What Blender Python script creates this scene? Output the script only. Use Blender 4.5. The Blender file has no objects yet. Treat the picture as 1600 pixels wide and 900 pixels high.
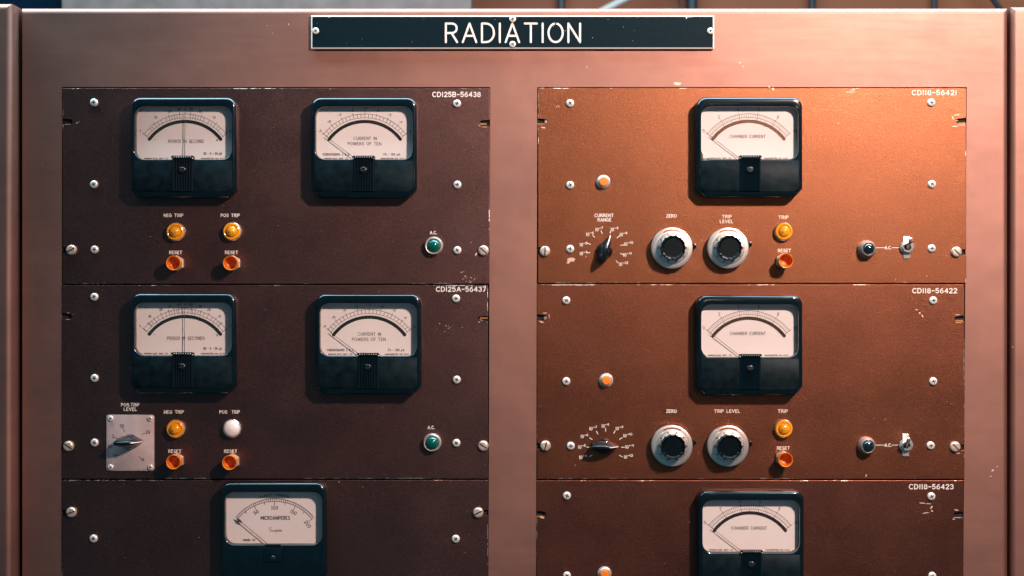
import bpy, bmesh, math, random
from mathutils import Vector

# ------------------------------------------------------------------ camera, world, lights
S = 0.000724            # metres per photo pixel on the cabinet face
D = 2486.0              # camera distance in the same pixel units (1.80 m)
ZC = 1.40               # height of the camera above the floor
scene = bpy.context.scene
C = scene.collection
PI = math.pi

cam_d = bpy.data.cameras.new("camera")
cam = bpy.data.objects.new("camera", cam_d); C.objects.link(cam)
cam.location = (0, -D * S, ZC); cam.rotation_euler = (PI / 2, 0, 0)
cam_d.sensor_width = 36.0
cam_d.lens = 36.0 * D / 1600.0
cam_d.clip_start = 0.05; cam_d.clip_end = 50
cam_d.dof.use_dof = True; cam_d.dof.focus_distance = D * S - 0.012; cam_d.dof.aperture_fstop = 5.6
scene.camera = cam

world = bpy.data.worlds.new("World"); scene.world = world; world.use_nodes = True
wt = world.node_tree; wn = wt.nodes; wl = wt.links
bg = wn["Background"]
tc = wn.new("ShaderNodeTexCoord"); sx = wn.new("ShaderNodeSeparateXYZ"); wl.new(tc.outputs["Generated"], sx.inputs[0])
def wmap(sock, a, b):
    m = wn.new("ShaderNodeMapRange"); m.interpolation_type = 'SMOOTHSTEP'
    m.inputs["From Min"].default_value = a; m.inputs["From Max"].default_value = b
    wl.new(sock, m.inputs["Value"]); return m.outputs["Result"]
mx = wmap(sx.outputs["X"], -0.30, 0.75); mz = wmap(sx.outputs["Z"], -0.75, 0.55)
mu = wn.new("ShaderNodeMath"); mu.operation = 'MULTIPLY'; wl.new(mx, mu.inputs[0]); wl.new(mz, mu.inputs[1])
mix = wn.new("ShaderNodeMix"); mix.data_type = 'RGBA'
wl.new(mu.outputs[0], mix.inputs["Factor"])
mix.inputs["A"].default_value = (0.026, 0.085, 0.125, 1)
mix.inputs["B"].default_value = (0.13, 0.075, 0.085, 1)
wl.new(mix.outputs["Result"], bg.inputs["Color"]); bg.inputs["Strength"].default_value = 1.0

def lamp(name, kind, loc_px, energy, color, **kw):
    d = bpy.data.lights.new(name, kind); o = bpy.data.objects.new(name, d); C.objects.link(o)
    o.location = (loc_px[0] * S, -loc_px[2] * S, loc_px[1] * S + ZC)
    d.energy = energy; d.color = color
    for k, v in kw.items(): setattr(d, k, v)
    return o
key = lamp("key_lamp", 'SPOT', (1095, 1070, 1760), 150, (1.0, 0.80, 0.71), shadow_soft_size=0.065, spot_size=math.radians(52), spot_blend=0.60)
AIM = (330, 30, 0)
key.rotation_euler = Vector(((AIM[0] - 1095) * S, (1760 - AIM[2]) * S, (AIM[1] - 1070) * S)).to_track_quat('-Z', 'Y').to_euler()
over = lamp("ceiling_lamp", 'AREA', (0, 1350, 40), 72.0, (0.62, 0.97, 1.16), shape='RECTANGLE', size=2.6, size_y=0.50)
over.rotation_euler = (0, 0, 0)
small = lamp("skirt_glow_fill", 'POINT', (500, 190, 1900), 1.2, (1.0, 0.72, 0.50), shadow_soft_size=0.03)  # added warm fill imitating light thrown back by the dial skirts
small.data.diffuse_factor = 1.0

scene.view_settings.view_transform = 'Standard'; scene.view_settings.look = 'None'
scene.view_settings.exposure = 0.0; scene.view_settings.gamma = 1.0
scene.render.engine = 'CYCLES'
scene.render.resolution_x = 1024; scene.render.resolution_y = 576

# ------------------------------------------------------------------ materials
def nodes(name):
    m = bpy.data.materials.new(name); m.use_nodes = True
    return m, m.node_tree.nodes, m.node_tree.links, m.node_tree.nodes["Principled BSDF"]
def noise(n, l, scale, detail=2.0, vec=None, rough=0.5, mapping=None):
    t = n.new("ShaderNodeTexNoise"); t.inputs["Scale"].default_value = scale
    t.inputs["Detail"].default_value = detail; t.inputs["Roughness"].default_value = rough
    if vec is None:
        g = n.new("ShaderNodeNewGeometry"); vec = g.outputs["Position"]
    if mapping:
        mp = n.new("ShaderNodeMapping"); mp.inputs["Scale"].default_value = mapping
        l.new(vec, mp.inputs["Vector"]); vec = mp.outputs["Vector"]
    l.new(vec, t.inputs["Vector"]); return t.outputs["Fac"]
def ramp(n, l, sock, a, b, lo=0.0, hi=1.0):
    m = n.new("ShaderNodeMapRange"); m.inputs["From Min"].default_value = a; m.inputs["From Max"].default_value = b
    m.inputs["To Min"].default_value = lo; m.inputs["To Max"].default_value = hi
    l.new(sock, m.inputs["Value"]); return m.outputs["Result"]
def bump(n, l, p, h, strength, dist):
    b = n.new("ShaderNodeBump"); b.inputs["Strength"].default_value = strength; b.inputs["Distance"].default_value = dist
    l.new(h, b.inputs["Height"]); l.new(b.outputs["Normal"], p.inputs["Normal"]); return b
def mixc(n, l, fac, a, b):
    m = n.new("ShaderNodeMix"); m.data_type = 'RGBA'
    if hasattr(fac, "is_output"): l.new(fac, m.inputs["Factor"])
    else: m.inputs["Factor"].default_value = fac
    for k, v in (("A", a), ("B", b)):
        if hasattr(v, "is_output"): l.new(v, m.inputs[k])
        else: m.inputs[k].default_value = (*v, 1)
    return m.outputs["Result"]
def plain(name, col, rough=0.5, metal=0.0, coat=0.0, vary=0.0, vscale=300, bstr=0.0, **kw):
    m, n, l, p = nodes(name)
    p.inputs["Roughness"].default_value = rough; p.inputs["Metallic"].default_value = metal
    p.inputs["Coat Weight"].default_value = coat; p.inputs["Coat Roughness"].default_value = 0.08
    f = noise(n, l, vscale, 3)
    c = mixc(n, l, ramp(n, l, f, 0.3, 0.7), tuple(x * (1 - vary) for x in col), tuple(min(1, x * (1 + vary)) for x in col))
    l.new(c, p.inputs["Base Color"])
    if bstr: bump(n, l, p, f, bstr, 0.0005)
    for k, v in kw.items(): p.inputs[k.replace("_", " ")].default_value = v
    return m

def paint_cabinet():
    m, n, l, p = nodes("cabinet_enamel")
    big = noise(n, l, 3.0, 3); streak = noise(n, l, 1.0, 4, mapping=(14, 14, 140)); fine = noise(n, l, 900, 2)
    c = mixc(n, l, ramp(n, l, big, 0.3, 0.7), (0.345, 0.166, 0.126), (0.392, 0.188, 0.142))
    sp = noise(n, l, 420, 2); spots = ramp(n, l, sp, 0.80, 0.83)
    patch = ramp(n, l, noise(n, l, 9, 2), 0.52, 0.66)
    grime = ramp(n, l, noise(n, l, 5.5, 6, rough=0.7), 0.46, 0.66)
    mm = n.new("ShaderNodeMath"); mm.operation = 'MULTIPLY'; l.new(spots, mm.inputs[0]); l.new(patch, mm.inputs[1])
    c = mixc(n, l, mm.outputs[0], c, (0.85, 0.75, 0.68))
    c = mixc(n, l, grime, c, (0.302, 0.148, 0.116))
    l.new(c, p.inputs["Base Color"])
    p.inputs["Metallic"].default_value = 0.985
    l.new(ramp(n, l, streak, 0.3, 0.7, 0.545, 0.585), p.inputs["Roughness"])
    a = n.new("ShaderNodeMath"); a.operation = 'MULTIPLY'; l.new(fine, a.inputs[0]); a.inputs[1].default_value = 0.04
    b = n.new("ShaderNodeMath"); b.operation = 'ADD'; l.new(a.outputs[0], b.inputs[0])
    b2 = n.new("ShaderNodeMath"); b2.operation = 'MULTIPLY'; l.new(noise(n, l, 11, 2), b2.inputs[0]); b2.inputs[1].default_value = 1.0
    l.new(b2.outputs[0], b.inputs[1])
    bump(n, l, p, b.outputs[0], 0.35, 0.0035)
    return m

def paint_panel(name, base, x0, x1, z0, z1, seed):
    """wrinkle enamel; chipped to bare metal along the sheet's own edges (world limits x0..x1, z0..z1)"""
    m, n, l, p = nodes(name)
    g = n.new("ShaderNodeNewGeometry"); pos = g.outputs["Position"]
    off = n.new("ShaderNodeVectorMath"); off.operation = 'ADD'; l.new(pos, off.inputs[0]); off.inputs[1].default_value = (seed * 3.1, seed, seed * 1.7)
    v = off.outputs[0]
    cloud = noise(n, l, 7, 4, v); grain = noise(n, l, 1150, 2, v, 0.6); mid = noise(n, l, 420, 3, v)
    c = mixc(n, l, ramp(n, l, cloud, 0.3, 0.7), tuple(x * 0.90 for x in base), tuple(x * 1.08 for x in base))
    c = mixc(n, l, ramp(n, l, grain, 0.38, 0.62), tuple(x * 0.74 for x in base), c)
    s = n.new("ShaderNodeSeparateXYZ"); l.new(pos, s.inputs[0])
    def dist(sock, a):
        q = n.new("ShaderNodeMath"); q.operation = 'SUBTRACT'; l.new(sock, q.inputs[0]); q.inputs[1].default_value = a
        r = n.new("ShaderNodeMath"); r.operation = 'ABSOLUTE'; l.new(q.outputs[0], r.inputs[0]); return r.outputs[0]
    def mn(a, b):
        q = n.new("ShaderNodeMath"); q.operation = 'MINIMUM'; l.new(a, q.inputs[0]); l.new(b, q.inputs[1]); return q.outputs[0]
    e = mn(mn(dist(s.outputs["X"], x0), dist(s.outputs["X"], x1)), mn(dist(s.outputs["Z"], z0), dist(s.outputs["Z"], z1)))
    near = ramp(n, l, e, 0.0004, 0.0021, 1.0, 0.0)
    rag = noise(n, l, 95, 6, v, 0.72); broad = noise(n, l, 13, 3, v)
    a = n.new("ShaderNodeMath"); a.operation = 'MULTIPLY'; l.new(ramp(n, l, rag, 0.30, 0.75), a.inputs[0]); l.new(ramp(n, l, broad, 0.40, 0.62), a.inputs[1])
    b = n.new("ShaderNodeMath"); b.operation = 'MULTIPLY'; l.new(a.outputs[0], b.inputs[0]); l.new(near, b.inputs[1])
    chip = ramp(n, l, b.outputs[0], 0.34, 0.42)
    c = mixc(n, l, chip, c, (0.78, 0.60, 0.50))
    speck = ramp(n, l, noise(n, l, 330, 1, v), 0.84, 0.85)
    c = mixc(n, l, speck, c, (0.72, 0.52, 0.42))
    l.new(c, p.inputs["Base Color"])
    p.inputs["Metallic"].default_value = 0.985
    rg = n.new("ShaderNodeMath"); rg.operation = 'ADD'
    l.new(ramp(n, l, mid, 0.3, 0.7, 0.35, 0.41), rg.inputs[0]); l.new(ramp(n, l, noise(n, l, 16, 4, v, 0.6), 0.35, 0.7, -0.02, 0.045), rg.inputs[1]); l.new(rg.outputs[0], p.inputs["Roughness"])
    hm = n.new("ShaderNodeMath"); hm.operation = 'MULTIPLY'; l.new(mid, hm.inputs[0]); hm.inputs[1].default_value = 0.22
    ha = n.new("ShaderNodeMath"); ha.operation = 'ADD'; l.new(grain, ha.inputs[0]); l.new(hm.outputs[0], ha.inputs[1])
    bump(n, l, p, ha.outputs[0], 0.70, 0.00034)
    return m

M = {}
M["cabinet"] = paint_cabinet()
M["bare"] = plain("bare_metal_chip", (0.80, 0.50, 0.36), 0.5, 0.3, vary=0.2, vscale=1500)
M["knob_black"] = plain("black_fluted_knob", (0.0012, 0.0045, 0.0062), 0.30, vary=0.3, vscale=250, Specular_IOR_Level=0.22)
M["skirt"] = plain("turned_aluminium_skirt", (0.84, 0.71, 0.63), 0.34, 0.86, vary=0.14, vscale=900)
M["mount"] = plain("worn_mounting_screw", (0.84, 0.60, 0.46), 0.34, 0.60, vary=0.28, vscale=420)
M["scuff"] = plain("enamel_scuff", (0.50, 0.27, 0.215), 0.6, 0.9, vary=0.2, vscale=1500)
M["black"] = plain("black_phenolic", (0.0012, 0.0058, 0.0084), 0.20, coat=0.65, vary=0.25, vscale=60, bstr=0.02, Specular_IOR_Level=0.3)
M["blackrough"] = plain("black_phenolic_dusty", (0.0035, 0.0085, 0.0105), 0.45, vary=0.5, vscale=90, bstr=0.12, Specular_IOR_Level=0.07)
M["sign_black"] = plain("engraved_sign_face", (0.0045, 0.013, 0.017), 0.45, vary=0.12, vscale=400, Specular_IOR_Level=0.05)
M["sign_white"] = plain("engraved_sign_core", (0.86, 0.70, 0.62), 0.5, vary=0.05)
M["ink_white"] = plain("engraving_fill_white", (0.86, 0.70, 0.61), 0.6, vary=0.18, vscale=1200)
M["ink_dark"] = plain("dial_ink", (0.060, 0.034, 0.030), 0.7)
M["needle"] = plain("needle_enamel", (0.11, 0.055, 0.045), 0.5)
M["dial"] = plain("dial_card", (0.86, 0.73, 0.69), 0.75, vary=0.045, vscale=9)
M["nickel"] = plain("nickel_screw", (0.92, 0.76, 0.67), 0.34, 0.35, vary=0.18, vscale=900)
M["slotdark"] = plain("screw_recess", (0.012, 0.012, 0.012), 0.7)
M["chrome"] = plain("worn_chrome", (0.80, 0.66, 0.59), 0.24, 0.75, vary=0.15, vscale=700)
M["satin"] = plain("satin_aluminium", (0.80, 0.66, 0.58), 0.33, 0.68, vary=0.06, vscale=500)
M["plate"] = plain("dial_plate_aluminium", (0.60, 0.44, 0.42), 0.50, 0.45, vary=0.10, vscale=55)
M["mirror"] = plain("antiparallax_mirror", (0.40, 0.22, 0.15), 0.22, 1.0)
M["amber"] = plain("amber_lens", (0.95, 0.36, 0.012), 0.16, coat=0.6, vary=0.08, vscale=200, Subsurface_Weight=0.25, Subsurface_Scale=0.004)
M["amberdeep"] = plain("amber_lens_core", (0.92, 0.31, 0.010), 0.12, coat=1.0, vary=0.25, vscale=350)
M["amberdark"] = plain("amber_lens_filament", (0.36, 0.085, 0.012), 0.2, coat=1.0, vary=0.2)
M["redorange"] = plain("orange_push_button", (0.74, 0.17, 0.010), 0.40, coat=0.1, vary=0.08)
M["orange"] = plain("orange_button", (0.90, 0.20, 0.008), 0.5)
M["green"] = plain("green_lens", (0.0, 0.085, 0.062), 0.08, coat=1.0, vary=0.2)
M["darklens"] = plain("dark_lens", (0.004, 0.012, 0.014), 0.06, coat=1.0)
M["white_lens"] = plain("white_lens", (0.92, 0.76, 0.70), 0.3, coat=0.5, Subsurface_Weight=0.2, Subsurface_Scale=0.003)
M["inside"] = plain("rack_interior", (0.010, 0.010, 0.011), 0.8)
M["brass"] = plain("rack_rail_zinc", (0.55, 0.24, 0.07), 0.45, 0.5, vary=0.3, vscale=400)
M["wallpaint"] = plain("orange_brown_wall", (0.30, 0.072, 0.022), 0.7, vary=0.35, vscale=2.2)
M["concrete"] = plain("grey_concrete", (0.20, 0.142, 0.125), 0.85, vary=0.2, vscale=26)
M["blueblack"] = plain("dark_blue_cabinet", (0.002, 0.011, 0.024), 0.9, vary=0.3, Specular_IOR_Level=0.05)
M["pipe"] = plain("dark_conduit", (0.015, 0.022, 0.028), 0.5)
M["palepipe"] = plain("pale_pipe", (0.55, 0.48, 0.44), 0.4)
def glass_mat():
    m = bpy.data.materials.new("meter_glass"); m.use_nodes = True
    n = m.node_tree.nodes; l = m.node_tree.links; n.clear()
    o = n.new("ShaderNodeOutputMaterial"); t = n.new("ShaderNodeBsdfTransparent"); g = n.new("ShaderNodeBsdfGlossy")
    f = n.new("ShaderNodeFresnel"); f.inputs["IOR"].default_value = 1.45; x = n.new("ShaderNodeMixShader")
    ge = n.new("ShaderNodeNewGeometry"); mi = n.new("ShaderNodeMapRange"); mi.inputs["To Min"].default_value = 1.45; mi.inputs["To Max"].default_value = 1 / 1.45
    l.new(ge.outputs["Backfacing"], mi.inputs["Value"]); l.new(mi.outputs["Result"], f.inputs["IOR"])   # same reflectance from both sides of the thin pane
    g.inputs["Roughness"].default_value = 0.06; t.inputs["Color"].default_value = (0.97, 0.97, 0.965, 1)
    l.new(f.outputs[0], x.inputs[0]); l.new(t.outputs[0], x.inputs[1]); l.new(g.outputs[0], x.inputs[2]); l.new(x.outputs[0], o.inputs[0])
    return m
M["glass"] = glass_mat()

# ------------------------------------------------------------------ helpers (pixel units: x right, y up, z towards viewer)
def P(u, v, d=0.0):
    k = 1 - d / D
    return ((u - 800) * k, (450 - v) * k, d)
def W(p): return Vector((p[0] * S, -p[2] * S, p[1] * S))

class Node:
    """remembers where a thing or part sits, so children can be placed relative to it"""
    def __init__(s, o, p): s.o = o; s.p = p
def thing(name, label, cat, p, group=None, kind=None):
    o = bpy.data.objects.new(name, None); C.objects.link(o)
    o.empty_display_size = 0.02
    o.location = W(p) + Vector((0, 0, ZC)); o["label"] = label; o["category"] = cat
    if group: o["group"] = group
    if kind: o["kind"] = kind
    return Node(o, p)
def build(name, bm, mats, parent, p, label=None, smooth=35, recalc=True):
    """bm in pixel units around p -> one mesh object"""
    for v in bm.verts: v.co = W(v.co)
    if recalc: bmesh.ops.recalc_face_normals(bm, faces=bm.faces)
    me = bpy.data.meshes.new(name); bm.to_mesh(me); bm.free()
    for m in (mats if isinstance(mats, (list, tuple)) else [mats]): me.materials.append(M[m] if isinstance(m, str) else m)
    if smooth:
        me.polygons.foreach_set("use_smooth", [True] * len(me.polygons)); me.set_sharp_from_angle(angle=math.radians(smooth))
    o = bpy.data.objects.new(name, me); C.objects.link(o)
    if parent:
        o.parent = parent.o; q = parent.p
        o.location = W((p[0] - q[0], p[1] - q[1], p[2] - q[2]))
    else: o.location = W(p) + Vector((0, 0, ZC))
    if label: o["label"] = label
    return Node(o, p)
def rings(bm, rs, cap0=True, cap1=True, mat=0, closed=True):
    """loft a list of point rings"""
    vs = [[bm.verts.new(p) for p in r] for r in rs]; n = len(rs[0])
    for a, b in zip(vs, vs[1:]):
        for i in range(n if closed else n - 1):
            f = bm.faces.new((a[i], a[(i + 1) % n], b[(i + 1) % n], b[i])); f.material_index = mat
    if cap0: bm.faces.new(vs[0][::-1]).material_index = mat
    if cap1: bm.faces.new(vs[-1]).material_index = mat
    return vs
def lathe(bm, prof, c=(0, 0, 0), n=32, cap0=True, cap1=True, mat=0, wob=None):
    rs = []
    for r, z in prof:
        rr = max(r, 0.02)
        rs.append([(c[0] + rr * (wob(2 * PI * i / n, z) if wob else 1) * math.cos(2 * PI * i / n), c[1] + rr * (wob(2 * PI * i / n, z) if wob else 1) * math.sin(2 * PI * i / n), c[2] + z) for i in range(n)])
    return rings(bm, rs, cap0, cap1, mat)
def prism(bm, pts, z0, z1, bev=0.0, mat=0):
    """extrude a convex-ish outline, front edge bevelled by shrinking towards the centroid"""
    cx = sum(p[0] for p in pts) / len(pts); cy = sum(p[1] for p in pts) / len(pts)
    def ins(d):
        out = []
        for x, y in pts:
            L = math.hypot(x - cx, y - cy) or 1
            out.append((x - (x - cx) / L * d, y - (y - cy) / L * d))
        return out
    rs = [[(x, y, z0) for x, y in pts]]
    if bev:
        rs += [[(x, y, z1 - bev) for x, y in pts], [(x, y, z1 - bev * .3) for x, y in ins(bev * .3)], [(x, y, z1) for x, y in ins(bev)]]
    else: rs += [[(x, y, z1) for x, y in pts]]
    rings(bm, rs, mat=mat)
def box(bm, x0, x1, y0, y1, z0, z1, mat=0):
    prism(bm, [(x0, y0), (x1, y0), (x1, y1), (x0, y1)], z0, z1, 0, mat)
def rrect(x0, x1, y0, y1, rtl, rtr, rbr, rbl, k=6, chamfer_bottom=False):
    """rounded rectangle outline, counter-clockwise, always 4*(k+1) points"""
    out = []
    for (cx, cy, r, a0, ch) in ((x1 - rtr, y1 - rtr, rtr, 0, 0), (x0 + rtl, y1 - rtl, rtl, 90, 0), (x0 + rbl, y0 + rbl, rbl, 180, chamfer_bottom), (x1 - rbr, y0 + rbr, rbr, 270, chamfer_bottom)):
        for i in range(k + 1):
            t = i / k
            if ch:
                a, b = math.radians(a0), math.radians(a0 + 90)
                pa = (cx + r * math.cos(a), cy + r * math.sin(a)); pb = (cx + r * math.cos(b), cy + r * math.sin(b))
                # a chamfer with softened ends
                a_ = math.radians(a0 + 90 * t); arc = (cx + r * math.cos(a_), cy + r * math.sin(a_))
                lin = (pa[0] + (pb[0] - pa[0]) * t, pa[1] + (pb[1] - pa[1]) * t)
                out.append((lin[0] * .75 + arc[0] * .25, lin[1] * .75 + arc[1] * .25))
            else:
                a = math.radians(a0 + 90 * t); out.append((cx + r * math.cos(a), cy + r * math.sin(a)))
    return out
def ribbon(bm, pts, w, z, mat=0, caps=True):
    """flat stroke of width w along an open polyline"""
    pts = [p for i, p in enumerate(pts) if i == 0 or math.hypot(p[0] - pts[i - 1][0], p[1] - pts[i - 1][1]) > 1e-6]
    h = w / 2; n = len(pts)
    if n < 2: return
    L, R = [], []
    for i, (x, y) in enumerate(pts):
        a = pts[max(i - 1, 0)]; b = pts[min(i + 1, n - 1)]
        dx, dy = b[0] - a[0], b[1] - a[1]; q = math.hypot(dx, dy) or 1; dx /= q; dy /= q
        L.append((x - dy * h, y + dx * h)); R.append((x + dy * h, y - dx * h))
    if caps:
        def cap(c, d):
            b = math.atan2(d[1], d[0]); return [(c[0] + h * math.cos(b + t), c[1] + h * math.sin(b + t)) for t in (PI / 2 - PI / 5 * j for j in range(1, 5))]
        e = cap(pts[-1], (pts[-1][0] - pts[-2][0], pts[-1][1] - pts[-2][1]))
        s = cap(pts[0], (pts[0][0] - pts[1][0], pts[0][1] - pts[1][1]))
    else: e = s = []
    VL = [bm.verts.new((x, y, z)) for x, y in L]; VR = [bm.verts.new((x, y, z)) for x, y in R]
    for i in range(n - 1): bm.faces.new((VR[i], VR[i + 1], VL[i + 1], VL[i])).material_index = mat
    if e: bm.faces.new([VL[-1]] + [bm.verts.new((x, y, z)) for x, y in e] + [VR[-1]]).material_index = mat
    if s: bm.faces.new([VR[0]] + [bm.verts.new((x, y, z)) for x, y in s] + [VL[0]]).material_index = mat
def arc(cx, cy, rx, ry, a0, a1, n=10):
    return [(cx + rx * math.cos(math.radians(a0 + (a1 - a0) * i / n)), cy + ry * math.sin(math.radians(a0 + (a1 - a0) * i / n))) for i in range(n + 1)]
# single-stroke engraver's alphabet: cap height 1; (advance, strokes)
G = {
 'A': (.72, [[(0, 0), (.36, 1)], [(.36, 1), (.72, 0)], [(.13, .34), (.59, .34)]]),
 'B': (.58, [[(0, 0), (0, 1)], [(0, 1), (.3, 1)] + arc(.32, .765, .22, .235, 90, -90, 6) + [(0, .53)], [(0, .53), (.3, .53)] + arc(.32, .265, .26, .265, 90, -90, 6) + [(0, 0)]]),
 'C': (.68, [arc(.38, .5, .38, .5, 48, 312, 14)]),
 'D': (.64, [[(0, 0), (0, 1)], [(0, 1)] + arc(.22, .5, .42, .5, 90, -90, 10) + [(0, 0)]]),
 'E': (.52, [[(0, 0), (0, 1)], [(0, 1), (.5, 1)], [(0, .52), (.42, .52)], [(0, 0), (.52, 0)]]),
 'F': (.5, [[(0, 0), (0, 1)], [(0, 1), (.5, 1)], [(0, .52), (.4, .52)]]),
 'G': (.72, [arc(.38, .5, .38, .5, 48, 350, 14), [(.75, .44), (.42, .44)]]),
 'H': (.62, [[(0, 0), (0, 1)], [(.62, 0), (.62, 1)], [(0, .52), (.62, .52)]]),
 'I': (.02, [[(.01, 0), (.01, 1)]]),
 'L': (.48, [[(0, 1), (0, 0)], [(0, 0), (.48, 0)]]),
 'M': (.8, [[(0, 0), (0, 1)], [(0, 1), (.4, .25)], [(.4, .25), (.8, 1)], [(.8, 1), (.8, 0)]]),
 'N': (.62, [[(0, 0), (0, 1)], [(0, 1), (.62, 0)], [(.62, 0), (.62, 1)]]),
 'O': (.76, [arc(.38, .5, .38, .5, 90, 450, 20)]),
 'P': (.56, [[(0, 0), (0, 1)], [(0, 1), (.3, 1)] + arc(.3, .74, .26, .26, 90, -90, 7) + [(0, .48)]]),
 'R': (.6, [[(0, 0), (0, 1)], [(0, 1), (.3, 1)] + arc(.32, .745, .26, .255, 90, -90, 7) + [(0, .49)], [(.3, .49), (.6, 0)]]),
 'S': (.58, [arc(.3, .745, .27, .255, 30, 270, 9) + arc(.3, .25, .28, .24, 90, -150, 9)]),
 'T': (.64, [[(0, 1), (.64, 1)], [(.32, 1), (.32, 0)]]),
 'U': (.6, [[(0, 1), (0, .3)] + arc(.3, .3, .3, .3, 180, 360, 8) + [(.6, 1)]]),
 'V': (.66, [[(0, 1), (.33, 0)], [(.33, 0), (.66, 1)]]),
 'W': (.94, [[(0, 1), (.23, 0)], [(.23, 0), (.47, .9)], [(.47, .9), (.71, 0)], [(.71, 0), (.94, 1)]]),
 'Z': (.56, [[(0, 1), (.56, 1)], [(.56, 1), (0, 0)], [(0, 0), (.56, 0)]]),
 '0': (.56, [arc(.28, .5, .28, .5, 90, 450, 16)]),
 '1': (.2, [[(0, .8), (.18, 1)], [(.18, 1), (.18, 0)]]),
 '!': (.14, [[(.07, 0), (.07, 1)]]),
 '2': (.54, [arc(.27, .72, .26, .28, 160, -20, 8) + [(0, 0)], [(0, 0), (.54, 0)]]),
 '3': (.52, [arc(.25, .76, .24, .24, 150, -80, 8), arc(.25, .27, .27, .27, 85, -150, 9)]),
 '4': (.58, [[(.44, 0), (.44, 1)], [(.44, 1), (0, .3)], [(0, .3), (.58, .3)]]),
 '5': (.54, [[(.48, 1), (.06, 1)], [(.06, 1), (.03, .56)], [(.03, .56)] + arc(.25, .33, .28, .32, 110, -150, 10)]),
 '6': (.54, [arc(.27, .31, .27, .31, 90, 450, 12), [(.42, 1)] + arc(.5, .35, .5, .6, 120, 178, 5)]),
 '7': (.52, [[(0, 1), (.52, 1)], [(.52, 1), (.18, 0)]]),
 '8': (.54, [arc(.27, .76, .22, .24, 90, 450, 12), arc(.27, .26, .27, .26, 90, 450, 12)]),
 '9': (.54, [arc(.27, .69, .27, .31, 90, 450, 12), [(.12, 0)] + arc(.04, .65, .5, .6, -62, -2, 5)]),
 '-': (.42, [[(0, .48), (.42, .48)]]),
 '.': (.04, [[(0, 0), (.04, .02)]]),
 ',': (.06, [[(.06, .04), (0, -.14)]]),
 '/': (.4, [[(0, 0), (.4, 1)]]),
 '&': (.6, [[(.6, 0), (.14, .7)] + arc(.28, .8, .16, .2, 200, -20, 6) + [(.05, .35)] + arc(.22, .22, .22, .22, 150, 330, 6) + [(.58, .45)]]),
 'u': (.5, [[(0, -.25), (0, .65)], [(0, .2)] + arc(.2, .2, .2, .2, 180, 360, 6) + [(.4, .65)]]),
 'w': (.9, [arc(.22, .45, .22, .25, 45, 315, 9), [(.38, .27), (.52, .63)], arc(.68, .45, .22, .25, 135, -135, 9)]),
 'x': (.4, [[(0, .2), (.4, .7)], [(0, .7), (.4, .2)]]),
}
def text_width(t, h, wx, gap):
    w = 0
    for ch in t: w += (.40 if ch == ' ' else G[ch][0]) * h * wx + gap
    return w - gap
def text(bm, t, cx, cy, h, wt_, z, width=None, wx=1.0, gap=None, rot=0.0, mat=0, lift=0.03):
    """lettering centred on cx, cy; stretched to `width` when given"""
    gap = h * .30 if gap is None else gap
    if width:
        base = text_width(t, h, wx, gap); k = (width) / base; wx *= k; gap *= k
    x = -text_width(t, h, wx, gap) / 2; q = 0
    cr, sr = math.cos(rot), math.sin(rot)
    for ch in t:
        if ch == ' ': x += .40 * h * wx + gap; continue
        adv, st = G[ch]
        for s in st:
            pts = [(x + px * h * wx, (py - .5) * h) for px, py in s]
            pts = [(cx + a * cr - b * sr, cy + a * sr + b * cr) for a, b in pts]
            ribbon(bm, pts, wt_, z + (q % 5) * lift, mat); q += 1
        x += adv * h * wx + gap

# ------------------------------------------------------------------ setting behind the cabinets
BACK = -1500
def back(u, v, d): return P(u, v, d)
bm = bmesh.new(); box(bm, -3600, 3600, -1934, 2200, BACK - 60, BACK)
n0 = build("back_wall", bm, "wallpaint", None, (0, 0, 0), smooth=0)
n0.o["label"] = "orange brown wall glimpsed above the cabinets"; n0.o["category"] = "wall"
bm = bmesh.new()
x0 = P(97, 0, BACK + 220)[0]; x1 = P(736, 0, BACK + 220)[0]
box(bm, x0, x1, 380, 1500, BACK + 2, BACK + 220)
n0 = build("concrete_pillar", bm, "concrete", None, (0, 0, 0), smooth=0)
n0.o["label"] = "pale grey concrete block behind the middle cabinet's top edge"; n0.o["category"] = "concrete block"
bm = bmesh.new(); box(bm, P(-60, 0, BACK + 160)[0], P(96, 0, BACK + 160)[0], -1900, 1300, BACK + 2, BACK + 160)
n0 = build("dark_blue_locker", bm, "blueblack", None, (0, 0, 0), smooth=0)
n0.o["label"] = "dark blue black locker in the gap at top left corner"; n0.o["category"] = "locker"
for u, w, lab in ((877, 12, "dark vertical conduit left of the slanted pale pipe"), (1062, 3, "thin dark cable hanging beside a thick conduit above the cabinet"),
               (1081, 17, "thickest dark vertical conduit above the right panels"), (1269, 11, "dark vertical conduit above the middle of the right panels"),
               (1460, 9, "dark vertical conduit above the right panel's upper corner")):
    bm = bmesh.new(); x = P(u, 0, BACK + 25)[0]; r = w * .8
    rings(bm, [[(x + r * math.cos(a * PI / 8), y, BACK + 25 + r * math.sin(a * PI / 8)) for a in range(16)] for y in (-1900, 1700)])
    n0 = build("conduit", bm, "pipe", None, (0, 0, 0)); n0.o["label"] = lab; n0.o["category"] = "conduit"; n0.o["group"] = "conduits on the wall behind the cabinets"
bm = bmesh.new()
a = Vector(P(947, 14, BACK + 90)); b = Vector(P(985, -6, BACK + 90)); dr = (b - a).normalized()
sd = Vector((-dr.y, dr.x, 0)); a = a - dr * 260; b = b + dr * 500
rings(bm, [[tuple(c + sd * 9 * math.cos(t * PI / 8) + Vector((0, 0, 9 * math.sin(t * PI / 8)))) for t in range(16)] for c in (a, b)])
n0 = build("slanted_pipe", bm, "palepipe", None, (0, 0, 0)); n0.o["label"] = "pale slanted pipe crossing the orange wall above the sign"; n0.o["category"] = "pipe"
bm = bmesh.new()
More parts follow.
